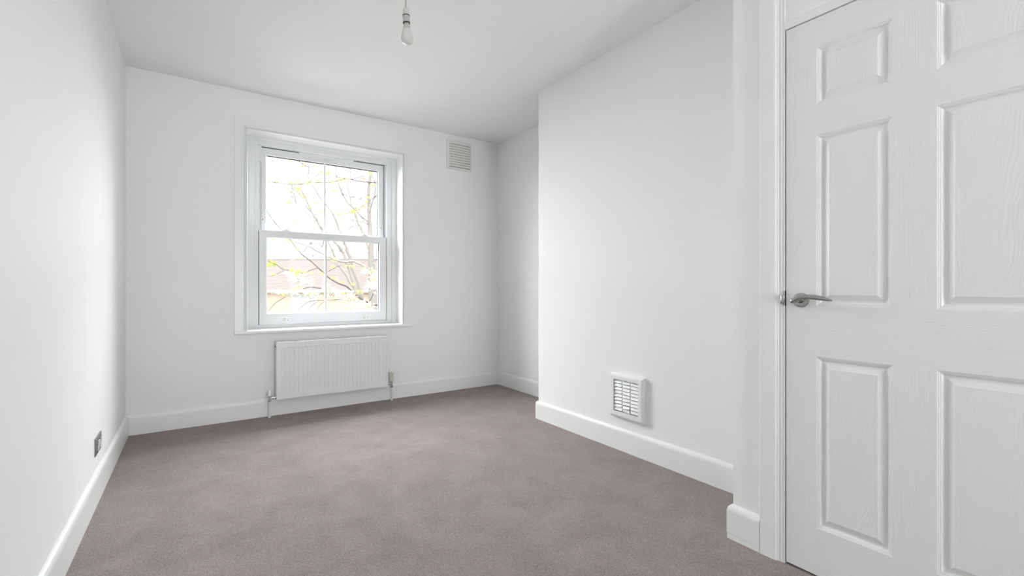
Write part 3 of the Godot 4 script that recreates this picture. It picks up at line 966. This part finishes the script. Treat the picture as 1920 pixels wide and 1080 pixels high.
func socket() -> void:
	# local x runs to the left seen from the room... along the wall away from the camera (-z), y up, z out (+x)
	var o := W(XL, 0.258, 3.045)
	var v := thing("wall_socket", o, "brushed steel double wall socket low on the left wall", "socket")
	v.basis = Basis(Vector3(0, 0, -1), Vector3(0, 1, 0), Vector3(1, 0, 0))
	var s := Shape.new()
	s.frame(Transform3D.IDENTITY, Rect2(-0.084, -0.0435, 0.168, 0.087), ring([[0, 0], [0, 0.003], [0.0015, 0.0048], [0.0045, 0.0058], [0.006, 0.006]]), true)
	piece("plate", s, M.steel_plate, v)
	s = Shape.new()
	s.box(Vector3(-0.040, -0.0325, 0.004), Vector3(0.074, 0.0275, 0.0068), 0.0006)
	piece("insert", s, M.insert, v)
	for x in [-0.012, 0.056]:
		s = Shape.new()
		s.box(Vector3(x - 0.016, 0.000, 0.005), Vector3(x + 0.012, 0.0225, 0.0115), 0.0015, Transform3D(Basis(Vector3.RIGHT, 0.06), Vector3.ZERO))
		piece("rocker_switch", s, M.white_plastic, v)
		s = Shape.new()
		s.box(Vector3(x - 0.021, -0.0290, 0.005), Vector3(x + 0.017, -0.0035, 0.0095), 0.0012)
		var f := piece("socket_face", s, M.white_plastic, v)
		s = Shape.new()
		s.box(Vector3(x - 0.0035, -0.0125, 0.009), Vector3(x - 0.0005, -0.0065, 0.0098))
		s.box(Vector3(x - 0.0135, -0.0245, 0.009), Vector3(x - 0.0075, -0.0215, 0.0098))
		s.box(Vector3(x + 0.0045, -0.0245, 0.009), Vector3(x + 0.0105, -0.0215, 0.0098))
		piece("pin_hole", s, M.dark, f)
	for x in [-0.066, 0.079]:
		s = Shape.new()
		s.lathe([Vector2(0.0036, 0), Vector2(0.0032, 0.0012), Vector2(0, 0.0014)], Transform3D(Basis(Vector3.RIGHT, PI / 2), Vector3(x, 0.0, 0.006)), 14)
		piece("screw", s, M.chrome, v)


func pendant() -> void:
	var p := thing("pendant_light", W(0.866, H, 2.194), "bare unlit frosted bulb in a white lampholder hanging on a cord from the ceiling", "pendant light")
	var s := Shape.new()
	s.lathe([Vector2(0, -0.030), Vector2(0.012, -0.030), Vector2(0.030, -0.024), Vector2(0.042, -0.012), Vector2(0.045, 0.0)], Transform3D.IDENTITY, 32)
	piece("ceiling_rose", s, M.holder, p)
	# holder and bulb lean a little off the plumb line
	var lean := Transform3D(Basis(Vector3(sin(0.9), 0, -cos(0.9)), 0.0) * Basis(Vector3(0, 0, 1), 0.052), Vector3(-0.001, -0.156, 0))
	s = Shape.new()
	s.tube([Vector3(0, -0.028, 0), Vector3(0.001, -0.07, 0), Vector3(-0.001, -0.11, 0), Vector3(-0.0025, -0.135, 0), lean * Vector3(0, -0.004, 0)], [0.0030, 0.0030, 0.0030, 0.0030, 0.0030], 10)
	piece("cord", s, M.flex, p)
	s = Shape.new()
	s.lathe([Vector2(0.004, 0.001), Vector2(0.0125, 0.0005), Vector2(0.0145, -0.0022), Vector2(0.0165, -0.030), Vector2(0.0165, -0.0305), Vector2(0.010, -0.0305)], lean, 28)
	piece("lamp_holder", s, M.holder, p)
	s = Shape.new()
	s.lathe([Vector2(0.0155, -0.0325), Vector2(0.0172, -0.034), Vector2(0.0172, -0.0665), Vector2(0.0150, -0.0675)], lean, 28)
	piece("holder_skirt", s, M.holder_print, p)
	for y in [-0.0335, -0.0690]:
		s = Shape.new()
		s.lathe([Vector2(0.0125, y - 0.0004), Vector2(0.0178, y - 0.0022), Vector2(0.0184, y), Vector2(0.0178, y + 0.0022), Vector2(0.0125, y + 0.0024)], lean, 28)
		tag(piece("retaining_ring", s, M.brass, p), "thin dark ring round the lampholder")
	s = Shape.new()
	s.lathe([Vector2(0.0115, -0.064), Vector2(0.0120, -0.076), Vector2(0.0150, -0.0785), Vector2(0.0175, -0.090), Vector2(0.0192, -0.1015)], lean, 28)
	piece("bulb_collar", s, M.collar, p)
	s = Shape.new()
	s.lathe([Vector2(0.0192, -0.1015), Vector2(0.0226, -0.112), Vector2(0.0268, -0.124), Vector2(0.0296, -0.135), Vector2(0.0306, -0.1445), Vector2(0.0296, -0.1535), Vector2(0.0262, -0.1620), Vector2(0.0205, -0.1685), Vector2(0.0120, -0.1725), Vector2(0, -0.174)], lean, 36)
	piece("bulb", s, M.frost, p)


# ---------------------------------------------------------------- outdoors
func seen(u: float, v: float, z: float) -> Vector3:
	var b := Basis(Vector3.UP, YAW)
	return EYE + b * Vector3((u - 960.0) / F_PX * z, -(v - 540.0) / F_PX * z, -z)


# a run of points read off the upper (0) or lower (1) half of the window view, at distances z0 to z1
func run(half: int, z0: float, z1: float, pts: Array) -> Array:
	var out := []
	var n := pts.size() / 2
	for i in n:
		var k := (6.0 if half == 0 else 5.4)
		var u: float = 480.0 + pts[2 * i] / k
		var v: float = (270.0 if half == 0 else 420.0) + pts[2 * i + 1] / k
		out.append(seen(u, v, lerpf(z0, z1, float(i) / maxf(n - 1, 1))))
	return out


func curved(pts: Array) -> Array:
	var out := []
	for i in pts.size() - 1:
		var a: Vector3 = pts[maxi(i - 1, 0)]
		var d: Vector3 = pts[mini(i + 2, pts.size() - 1)]
		for k in 4:
			out.append(pts[i].cubic_interpolate(pts[i + 1], a, d, k / 4.0))
	out.append(pts[-1])
	return out


func limb(s: Shape, pts: Array, r0: float, r1: float, sides := 6) -> Array:
	var c := curved(pts)
	var r := []
	for i in c.size():
		r.append(lerpf(r0, r1, float(i) / (c.size() - 1)))
		if i > 0 and i < c.size() - 1:
			c[i] += Vector3(rng.randf_range(-1, 1), rng.randf_range(-1, 1), rng.randf_range(-1, 1)) * lerpf(r0, r1, float(i) / c.size()) * 0.35
	s.tube(c, r, sides)
	return c


func twigs(s: Shape, along: Array, count: int, length: float, r: float, depth := 1) -> void:
	for k in count:
		var i := rng.randi_range(along.size() / 5, along.size() - 2)
		var base: Vector3 = along[i]
		var d: Vector3 = (along[i + 1] - along[i]).normalized()
		var dir := (d * 0.7 + Vector3(rng.randf_range(-1, 1), rng.randf_range(-0.15, 0.9), rng.randf_range(-1, 1))).normalized()
		var l := length * rng.randf_range(0.5, 1.2)
		var bend := Vector3(rng.randf_range(-1, 1), rng.randf_range(-0.2, 0.8), rng.randf_range(-1, 1)) * l * 0.16
		var pts := [base, base + dir * l * 0.35 + bend * 0.5, base + dir * l * 0.7 + bend * 0.7, base + dir * l]
		s.tube(pts, [r, r * 0.8, r * 0.6, r * 0.35], 4)
		if depth > 0:
			twigs(s, pts, 3, l * 0.5, r * 0.6, depth - 1)


func leaf_mesh(petal := false) -> ArrayMesh:
	var s := Shape.new()
	var l := 0.5
	var w := 0.22 if not petal else 0.36
	var rows := [[-l, 0.0, 0.0], [-0.25, w * 0.85, 0.02], [0.1, w, 0.05], [l, 0.0, -0.03]]
	for i in 3:
		for sd in [-1.0, 1.0]:
			var a := Vector3(rows[i][0], rows[i][2], 0)
			var b := Vector3(rows[i + 1][0], rows[i + 1][2], 0)
			var c := Vector3(rows[i + 1][0], rows[i + 1][2] + 0.09, sd * rows[i + 1][1])
			var d := Vector3(rows[i][0], rows[i][2] + 0.09, sd * rows[i][1])
			s.quad(a, b, c, d, Vector3.UP)
	return s.mesh()


func scatter(called: String, parent: Node3D, mesh: Mesh, m: Material, spots: Array, label: String) -> void:
	# spots: [centre, radius, count, size]
	var all := []
	for sp in spots:
		for k in sp[2]:
			var off: Vector3 = Vector3(rng.randfn(0, 0.75), rng.randfn(0, 0.50), rng.randfn(0, 0.75)) * sp[1]
			var b := Basis.from_euler(Vector3(rng.randf_range(-1.2, 1.2), rng.randf_range(0, TAU), rng.randf_range(-1.2, 1.2)))
			all.append(Transform3D(b.scaled(Vector3.ONE * sp[3] * rng.randf_range(0.6, 1.25)), sp[0] + off))
	var mm := MultiMesh.new()
	mm.transform_format = MultiMesh.TRANSFORM_3D
	mm.mesh = mesh
	mm.instance_count = all.size()
	for k in all.size():
		mm.set_instance_transform(k, all[k])
	var o := MultiMeshInstance3D.new()
	o.name = called
	o.multimesh = mm
	o.material_override = m
	parent.add_child(o, true)
	o.set_meta("kind", "stuff")
	o.set_meta("label", label)


func spots_at(half: int, z: float, rows: Array, count: float, size: float) -> Array:
	var out := []
	for i in rows.size() / 3:
		var p: Vector3 = run(half, z, z, [rows[3 * i], rows[3 * i + 1]])[0]
		var r: float = rows[3 * i + 2] / (6.0 if half == 0 else 5.4) / F_PX * z
		out.append([p + EYE.direction_to(p) * rng.randf_range(-0.3, 0.3), r, maxi(2, int(count * rows[3 * i + 2] / 25.0)), size])
	return out


func outside() -> void:
	var low := -3.3
	var s := Shape.new()
	s.box(W(-60, low - 0.3, DB + 2.0), W(90, low, 120))
	struct("ground", s, M.grass, "garden ground below and beyond the window", "ground")

	# far house across the garden, square to the camera's view
	var zh := 40.0
	var b := Basis(Vector3.UP, YAW)
	var mid := seen(585, 548, zh)
	var hs := thing("house", Vector3(mid.x, low, mid.z), "orange brick house with tiled roof and white window, seen through the lower sash", "house")
	hs.basis = b
	var eave := mid.y - low
	var px := zh / F_PX
	s = Shape.new()
	var wx0 := (546.0 - 585.0) * px
	var wx1 := (594.0 - 585.0) * px
	var wy1 := eave - 3.5 * px
	var wy0 := eave - 36.5 * px
	s.box(Vector3(-9.5, 0, -8), Vector3(wx0, eave, 0))
	s.box(Vector3(wx1, 0, -8), Vector3(8.5, eave, 0))
	s.box(Vector3(wx0, 0, -8), Vector3(wx1, wy0, 0))
	s.box(Vector3(wx0, wy1, -8), Vector3(wx1, eave, 0))
	piece("brick_wall", s, M.brick, hs)
	s = Shape.new()
	s.box(Vector3(-10.0, eave - 0.02, 0.30), Vector3(9.0, eave + 0.16, 0.42), 0.02)
	piece("gutter", s, M.house_frame, hs)
	var run_l := 4.3
	var rise := 3.05
	s = Shape.new()
	s.quad(Vector3(-10, eave, 0.35), Vector3(9, eave, 0.35), Vector3(9, eave + rise, -run_l), Vector3(-10, eave + rise, -run_l), Vector3(0, 1, 1))
	s.quad(Vector3(-10, eave, -2 * run_l), Vector3(9, eave, -2 * run_l), Vector3(9, eave + rise, -run_l), Vector3(-10, eave + rise, -run_l), Vector3(0, 1, -1))
	for x in [-9.5, 8.5]:
		s.tri(Vector3(x, eave, 0), Vector3(x, eave + rise, -run_l), Vector3(x, eave, -2 * run_l), Vector3(signf(x), 0, 0), Vector3(signf(x), 0, 0), Vector3(signf(x), 0, 0))
	var roof := piece("roof", s, M.tile, hs)
	s = Shape.new()
	var slope := Basis(Vector3.RIGHT, atan2(rise, run_l + 0.35))
	var len_s := Vector2(rise, run_l + 0.35).length()
	var courses := 24
	for c in courses:
		var t := float(c) / courses
		var base := Vector3(0, eave + rise * t + 0.02, 0.35 - (run_l + 0.35) * t)
		for k in 86:
			var x := -10.0 + 0.22 * k + (0.11 if c % 2 else 0.0)
			s.box(Vector3(x + 0.004, -0.01, -len_s / courses * 1.12), Vector3(x + 0.216, 0.035 + rng.randf_range(0, 0.010), 0.0), 0.0, Transform3D(slope * Basis(Vector3.RIGHT, -0.05), base))
	var tiles := piece("roof_tile", s, M.tile, roof)
	tiles.set_meta("kind", "stuff")
	s = Shape.new()
	s.tube([Vector3(-10.1, eave + rise + 0.05, -run_l), Vector3(9.1, eave + rise + 0.05, -run_l)], [0.08, 0.08], 8)
	piece("ridge", s, M.tile, roof)
	var wn := piece("window_frame", window_bars(wx0, wx1, wy0, wy1), M.house_frame, hs)
	for k in 3:
		s = Shape.new()
		var a := lerpf(wx0, wx1, k / 3.0)
		var c2 := lerpf(wx0, wx1, (k + 1) / 3.0)
		s.box(Vector3(a, wy0, -0.12), Vector3(c2, wy1, -0.09))
		piece("pane", s, M.house_glass, wn)

	# tall bare tree to the right, many stems
	var tr := thing("bare_tree", seen(694, 540, 11.0) * Vector3(1, 0, 1) + Vector3(0, low, 0), "tall leafless tree with several grey stems beyond the window", "tree")
	var o := tr.position
	s = Shape.new()
	var foot := [seen(700, 800, 11.0), seen(698, 640, 11.0)]
	foot[0].y = low
	var trunk: Array = foot + run(1, 11.0, 11.0, [1190, 860, 1186, 640, 1172, 460, 1163, 300, 1166, 200, 1150, 0]) + run(0, 11.0, 10.8, [1275, 800, 1268, 600, 1275, 440, 1290, 340, 1262, 180, 1290, -200, 1250, -700])
	var tc := []
	for p in trunk: tc.append(p - o)
	var rr := []
	for i in tc.size():
		rr.append([0.17, 0.15, 0.12, 0.11, 0.085, 0.066, 0.058, 0.052, 0.046, 0.042, 0.038, 0.034, 0.030, 0.024, 0.012][mini(i, 14)])
	s.tube(tc, rr, 10)
	piece("trunk", s, M.bark, tr)
	s = Shape.new()
	var fine := Shape.new()
	var stems := [
		[1, 10.6, 10.2, 0.070, 0.020, [1080, 790, 1060, 690, 1000, 500, 945, 330, 900, 200, 820, 0, 760, -140]],
		[1, 10.8, 11.2, 0.060, 0.020, [1020, 720, 960, 500, 915, 380, 870, 270, 800, 180, 690, 60, 640, 0, 600, -100]],
		[1, 11.3, 11.6, 0.050, 0.022, [1000, 660, 940, 560, 890, 480, 830, 400, 790, 310, 745, 210, 700, 130]],
		[1, 9.6, 9.2, 0.036, 0.022, [1110, 435, 990, 375, 900, 385, 830, 370, 750, 340, 690, 310, 590, 255, 540, 228, 380, 170, 250, 110]],
		[0, 10.2, 10.0, 0.034, 0.010, [1000, 1080, 950, 1000, 880, 810, 790, 690, 700, 570, 655, 490, 590, 380, 590, 250, 560, 120]],
		[0, 11.2, 11.5, 0.032, 0.010, [760, 1000, 700, 900, 660, 830, 610, 730, 560, 610, 510, 510, 450, 400]],
		[0, 11.6, 11.9, 0.018, 0.007, [650, 830, 590, 790, 500, 730, 455, 670, 435, 610, 420, 520]],
		[0, 11.5, 11.3, 0.020, 0.008, [770, 965, 700, 880, 640, 790, 560, 700, 520, 620, 470, 520]],
		[0, 10.4, 10.0, 0.034, 0.010, [1200, 1000, 1140, 850, 1095, 730, 1035, 660, 975, 570, 935, 470, 900, 330, 915, 180]],
		[0, 10.6, 10.8, 0.024, 0.009, [1110, 740, 1075, 690, 1055, 590, 1030, 470, 1065, 330, 1050, 200]],
		[0, 10.9, 10.5, 0.024, 0.012, [1278, 780, 1300, 690, 1330, 590, 1345, 500, 1330, 420, 1300, 320]],
		[0, 11.0, 10.4, 0.022, 0.010, [1265, 880, 1215, 840, 1150, 780, 1110, 700]],
		[0, 10.9, 11.2, 0.014, 0.007, [1255, 900, 1180, 880, 1100, 860, 1010, 845]],
		[0, 10.3, 10.8, 0.012, 0.006, [860, 790, 868, 650, 910, 590]],
		[0, 10.5, 10.9, 0.014, 0.006, [510, 970, 560, 900, 620, 878, 690, 870]],
		[0, 10.5, 10.9, 0.013, 0.006, [1030, 1010, 1060, 940, 1110, 925]],
		[0, 10.3, 10.9, 0.012, 0.006, [960, 560, 1050, 590, 1130, 610, 1220, 640]],
		[0, 10.6, 10.9, 0.014, 0.008, [490, 430, 480, 350, 520, 240]],
		[0, 11.6, 12.2, 0.012, 0.006, [480, 425, 420, 385, 370, 350, 290, 300, 230, 230]],
		[0, 11.2, 11.9, 0.010, 0.006, [120, 600, 240, 625, 320, 618, 380, 600]],
		[0, 11.2, 11.9, 0.010, 0.005, [700, 560, 650, 570, 590, 590, 540, 612]],
		[1, 10.2, 10.6, 0.012, 0.006, [330, 395, 430, 340, 530, 330, 690, 335]],
		[1, 10.2, 10.6, 0.012, 0.006, [470, 285, 530, 220, 610, 165, 680, 120]],
		[1, 10.2, 10.6, 0.010, 0.006, [730, 295, 830, 270, 925, 290]],
		[1, 10.2, 10.6, 0.011, 0.006, [640, 275, 670, 230, 690, 180]],
		[1, 10.9, 11.1, 0.030, 0.012, [1140, 290, 1120, 200, 1080, 60, 1040, 0]],
		[1, 10.9, 11.1, 0.016, 0.008, [1190, 410, 1235, 350, 1290, 300]],
	]
	for st in stems:
		var pts := []
		for p in run(st[0], st[1], st[2], st[5]): pts.append(p - o)
		var c := limb(s, pts, st[3] * 0.78, st[4] * 0.78)
		twigs(fine, c, 5, 0.55, 0.0055)
	piece("stem", s, M.bark, tr)
	var tw := piece("twigs", fine, M.twig, tr)
	tw.set_meta("kind", "stuff")

	# nearer blossom tree: reddish boughs reaching in from the right
	var bt := thing("blossom_tree", seen(742, 600, 8.7) * Vector3(1, 0, 1) + Vector3(0, low, 0), "blossoming tree with reddish boughs and yellow green young leaves close outside the window", "tree")
	o = bt.position
	s = Shape.new()
	var main_pts := [Vector3(0, 0, 0), Vector3(0.02, 1.4, 0.03), Vector3(-0.02, 2.5, 0.0)]
	var m1: Array = run(1, 8.5, 7.3, [1300, 850, 1225, 822, 1140, 800, 1060, 755, 1000, 710, 920, 635, 830, 600, 740, 545, 670, 480, 630, 445, 560, 380, 480, 320, 420, 260, 370, 190, 330, 150])
	for p in m1: main_pts.append(p - o)
	var cc := curved(main_pts)
	var rad := []
	for i in cc.size():
		rad.append(lerpf(0.085, 0.019, minf(1.0, i / 14.0)) if i < 14 else lerpf(0.019, 0.006, (i - 14.0) / (cc.size() - 15.0)))
	s.tube(cc, rad, 8)
	piece("bough", s, M.red_bark, bt)
	s = Shape.new()
	var boughs := [
		[0, 8.21, 7.75, 0.0170, 0.0062, [1420, 445, 1340, 435, 1250, 430, 1120, 410, 1000, 390, 860, 360]],
		[0, 8.06, 7.90, 0.0093, 0.0047, [1050, 400, 1160, 375, 1250, 340]],
		[0, 8.21, 8.06, 0.0093, 0.0047, [1300, 470, 1210, 380, 1130, 310, 1110, 280]],
		[0, 8.06, 7.75, 0.0109, 0.0047, [1400, 530, 1340, 590, 1260, 650, 1180, 710, 1090, 755, 1000, 780, 850, 790]],
		[0, 7.75, 7.44, 0.0109, 0.0047, [470, 185, 550, 240, 640, 275, 740, 310]],
		[0, 7.60, 7.44, 0.0078, 0.0047, [740, 310, 690, 345, 650, 390, 600, 420]],
		[0, 7.90, 7.13, 0.0109, 0.0047, [1000, 390, 860, 430, 700, 435, 600, 430, 500, 452, 400, 455, 260, 440, 120, 420, 60, 410]],
		[0, 7.13, 7.13, 0.0093, 0.0062, [100, 720, 180, 840, 275, 955, 330, 1030]],
		[0, 7.44, 7.44, 0.0062, 0.0031, [400, 455, 405, 545, 392, 650]],
		[0, 7.60, 7.44, 0.0062, 0.0031, [500, 452, 520, 540, 560, 600]],
		[1, 7.29, 6.98, 0.0093, 0.0047, [330, 470, 260, 450, 205, 410, 120, 380, 60, 370]],
		[1, 7.44, 7.13, 0.0093, 0.0047, [630, 445, 560, 465, 500, 490, 420, 500, 330, 470]],
		[1, 7.60, 7.75, 0.0078, 0.0047, [730, 480, 830, 430, 900, 410, 980, 410]],
		[1, 7.44, 7.29, 0.0139, 0.0093, [660, 652, 560, 640, 480, 655]],
		[1, 7.90, 7.29, 0.0109, 0.0047, [1000, 740, 830, 765, 740, 770, 560, 780, 470, 830, 390, 890]],
		[1, 7.60, 7.44, 0.0062, 0.0031, [690, 785, 640, 830, 610, 890]],
		[1, 7.60, 7.44, 0.0062, 0.0031, [610, 795, 560, 830, 525, 880]],
		[1, 7.29, 7.13, 0.0078, 0.0047, [300, 735, 200, 800, 120, 890]],
		[1, 7.13, 6.98, 0.0062, 0.0031, [300, 465, 240, 490, 180, 520, 120, 530]],
		[1, 8.21, 8.21, 0.0109, 0.0047, [1140, 800, 1110, 830, 1080, 870]],
		[1, 8.21, 8.21, 0.0124, 0.0062, [1140, 800, 1190, 700, 1240, 590]],
		[1, 8.06, 7.75, 0.0062, 0.0031, [1060, 755, 1020, 800, 960, 880]],
	]
	for st in boughs:
		var pts := []
		for p in run(st[0], st[1], st[2], st[5]): pts.append(p - o)
		limb(s, pts, st[3] * 0.8, st[4] * 0.8)
	piece("branch", s, M.red_bark, bt)
	var lf := leaf_mesh()
	var spots: Array = spots_at(0, 7.60, [390, 440, 25, 490, 450, 40, 480, 510, 32, 510, 580, 22, 560, 600, 25, 540, 260, 22, 550, 205, 22, 670, 250, 28, 740, 330, 25, 820, 330, 32, 730, 430, 25, 630, 430, 28, 860, 430, 25, 960, 410, 32, 1030, 400, 24, 880, 530, 24, 670, 670, 24, 620, 720, 16, 390, 650, 24, 400, 545, 14, 1010, 780, 24, 1090, 760, 28, 1160, 735, 24, 1240, 655, 16, 1260, 600, 20, 1230, 710, 18, 1280, 320, 24, 1210, 395, 20, 1310, 470, 16, 720, 770, 18, 150, 430, 16, 205, 430, 16, 245, 435, 12, 165, 800, 12, 440, 870, 16, 410, 905, 12, 920, 800, 20, 580, 440, 24, 380, 175, 14, 1350, 470, 16], 24, 0.038)
	spots += spots_at(1, 7.44, [320, 170, 26, 372, 190, 16, 425, 250, 14, 290, 460, 12, 350, 480, 16, 490, 485, 22, 560, 500, 20, 660, 500, 20, 180, 520, 20, 390, 670, 28, 440, 640, 22, 275, 715, 20, 550, 720, 28, 590, 715, 20, 780, 370, 26, 790, 550, 24, 870, 590, 18, 980, 610, 18, 1030, 690, 22, 1060, 690, 18, 1180, 480, 22, 1080, 450, 18, 1200, 560, 18, 880, 700, 22, 700, 690, 20, 165, 158, 10, 780, 440, 16, 460, 345, 12, 900, 425, 14, 980, 430, 18, 960, 760, 20, 1130, 830, 20], 24, 0.038)
	for sp in spots: sp[0] -= o
	scatter("foliage", bt, lf, M.leaf, spots, "yellow green young leaves")
	spots = spots_at(1, 7.13, [150, 385, 30, 190, 410, 26, 130, 420, 20, 430, 500, 26, 372, 470, 14], 12, 0.078) + spots_at(0, 7.44, [490, 520, 24, 1090, 770, 18, 820, 325, 20, 385, 660, 18], 6, 0.07)
	for sp in spots: sp[0] -= o
	scatter("foliage_001", bt, lf, M.bright_leaf, spots, "bright green leaf clusters")
	var petal := leaf_mesh(true)
	spots = spots_at(1, 7.60, [380, 530, 50, 440, 560, 45, 500, 580, 40, 330, 500, 25, 180, 690, 24, 240, 690, 30, 320, 700, 36, 400, 690, 24, 530, 700, 40, 600, 720, 36, 700, 660, 40, 780, 690, 40, 930, 770, 60, 1000, 830, 60, 1080, 820, 50, 950, 720, 40, 1160, 640, 50, 1200, 580, 40, 1190, 510, 40, 1110, 480, 30, 1220, 620, 30, 850, 740, 30, 560, 590, 24, 1150, 850, 40], 26, 0.05)
	for sp in spots: sp[0] -= o
	scatter("blossom", bt, petal, M.blossom, spots, "white blossom clusters")


func window_bars(x0: float, x1: float, y0: float, y1: float) -> Shape:
	var s := Shape.new()
	s.frame(Transform3D.IDENTITY, Rect2(x0, y0, x1 - x0, y1 - y0), ring([[0, -0.14], [0, -0.02], [0.10, -0.02], [0.10, -0.14]]))
	for k in [1, 2]:
		var x := lerpf(x0, x1, k / 3.0)
		s.box(Vector3(x - 0.08, y0, -0.14), Vector3(x + 0.08, y1, -0.02))
	s.box(Vector3(x0, lerpf(y0, y1, 0.66) - 0.04, -0.14), Vector3(x1, lerpf(y0, y1, 0.66) + 0.04, -0.03))
	s.box(Vector3(x0 - 0.1, y0 - 0.12, -0.10), Vector3(x1 + 0.1, y0 - 0.02, 0.10))
	return s
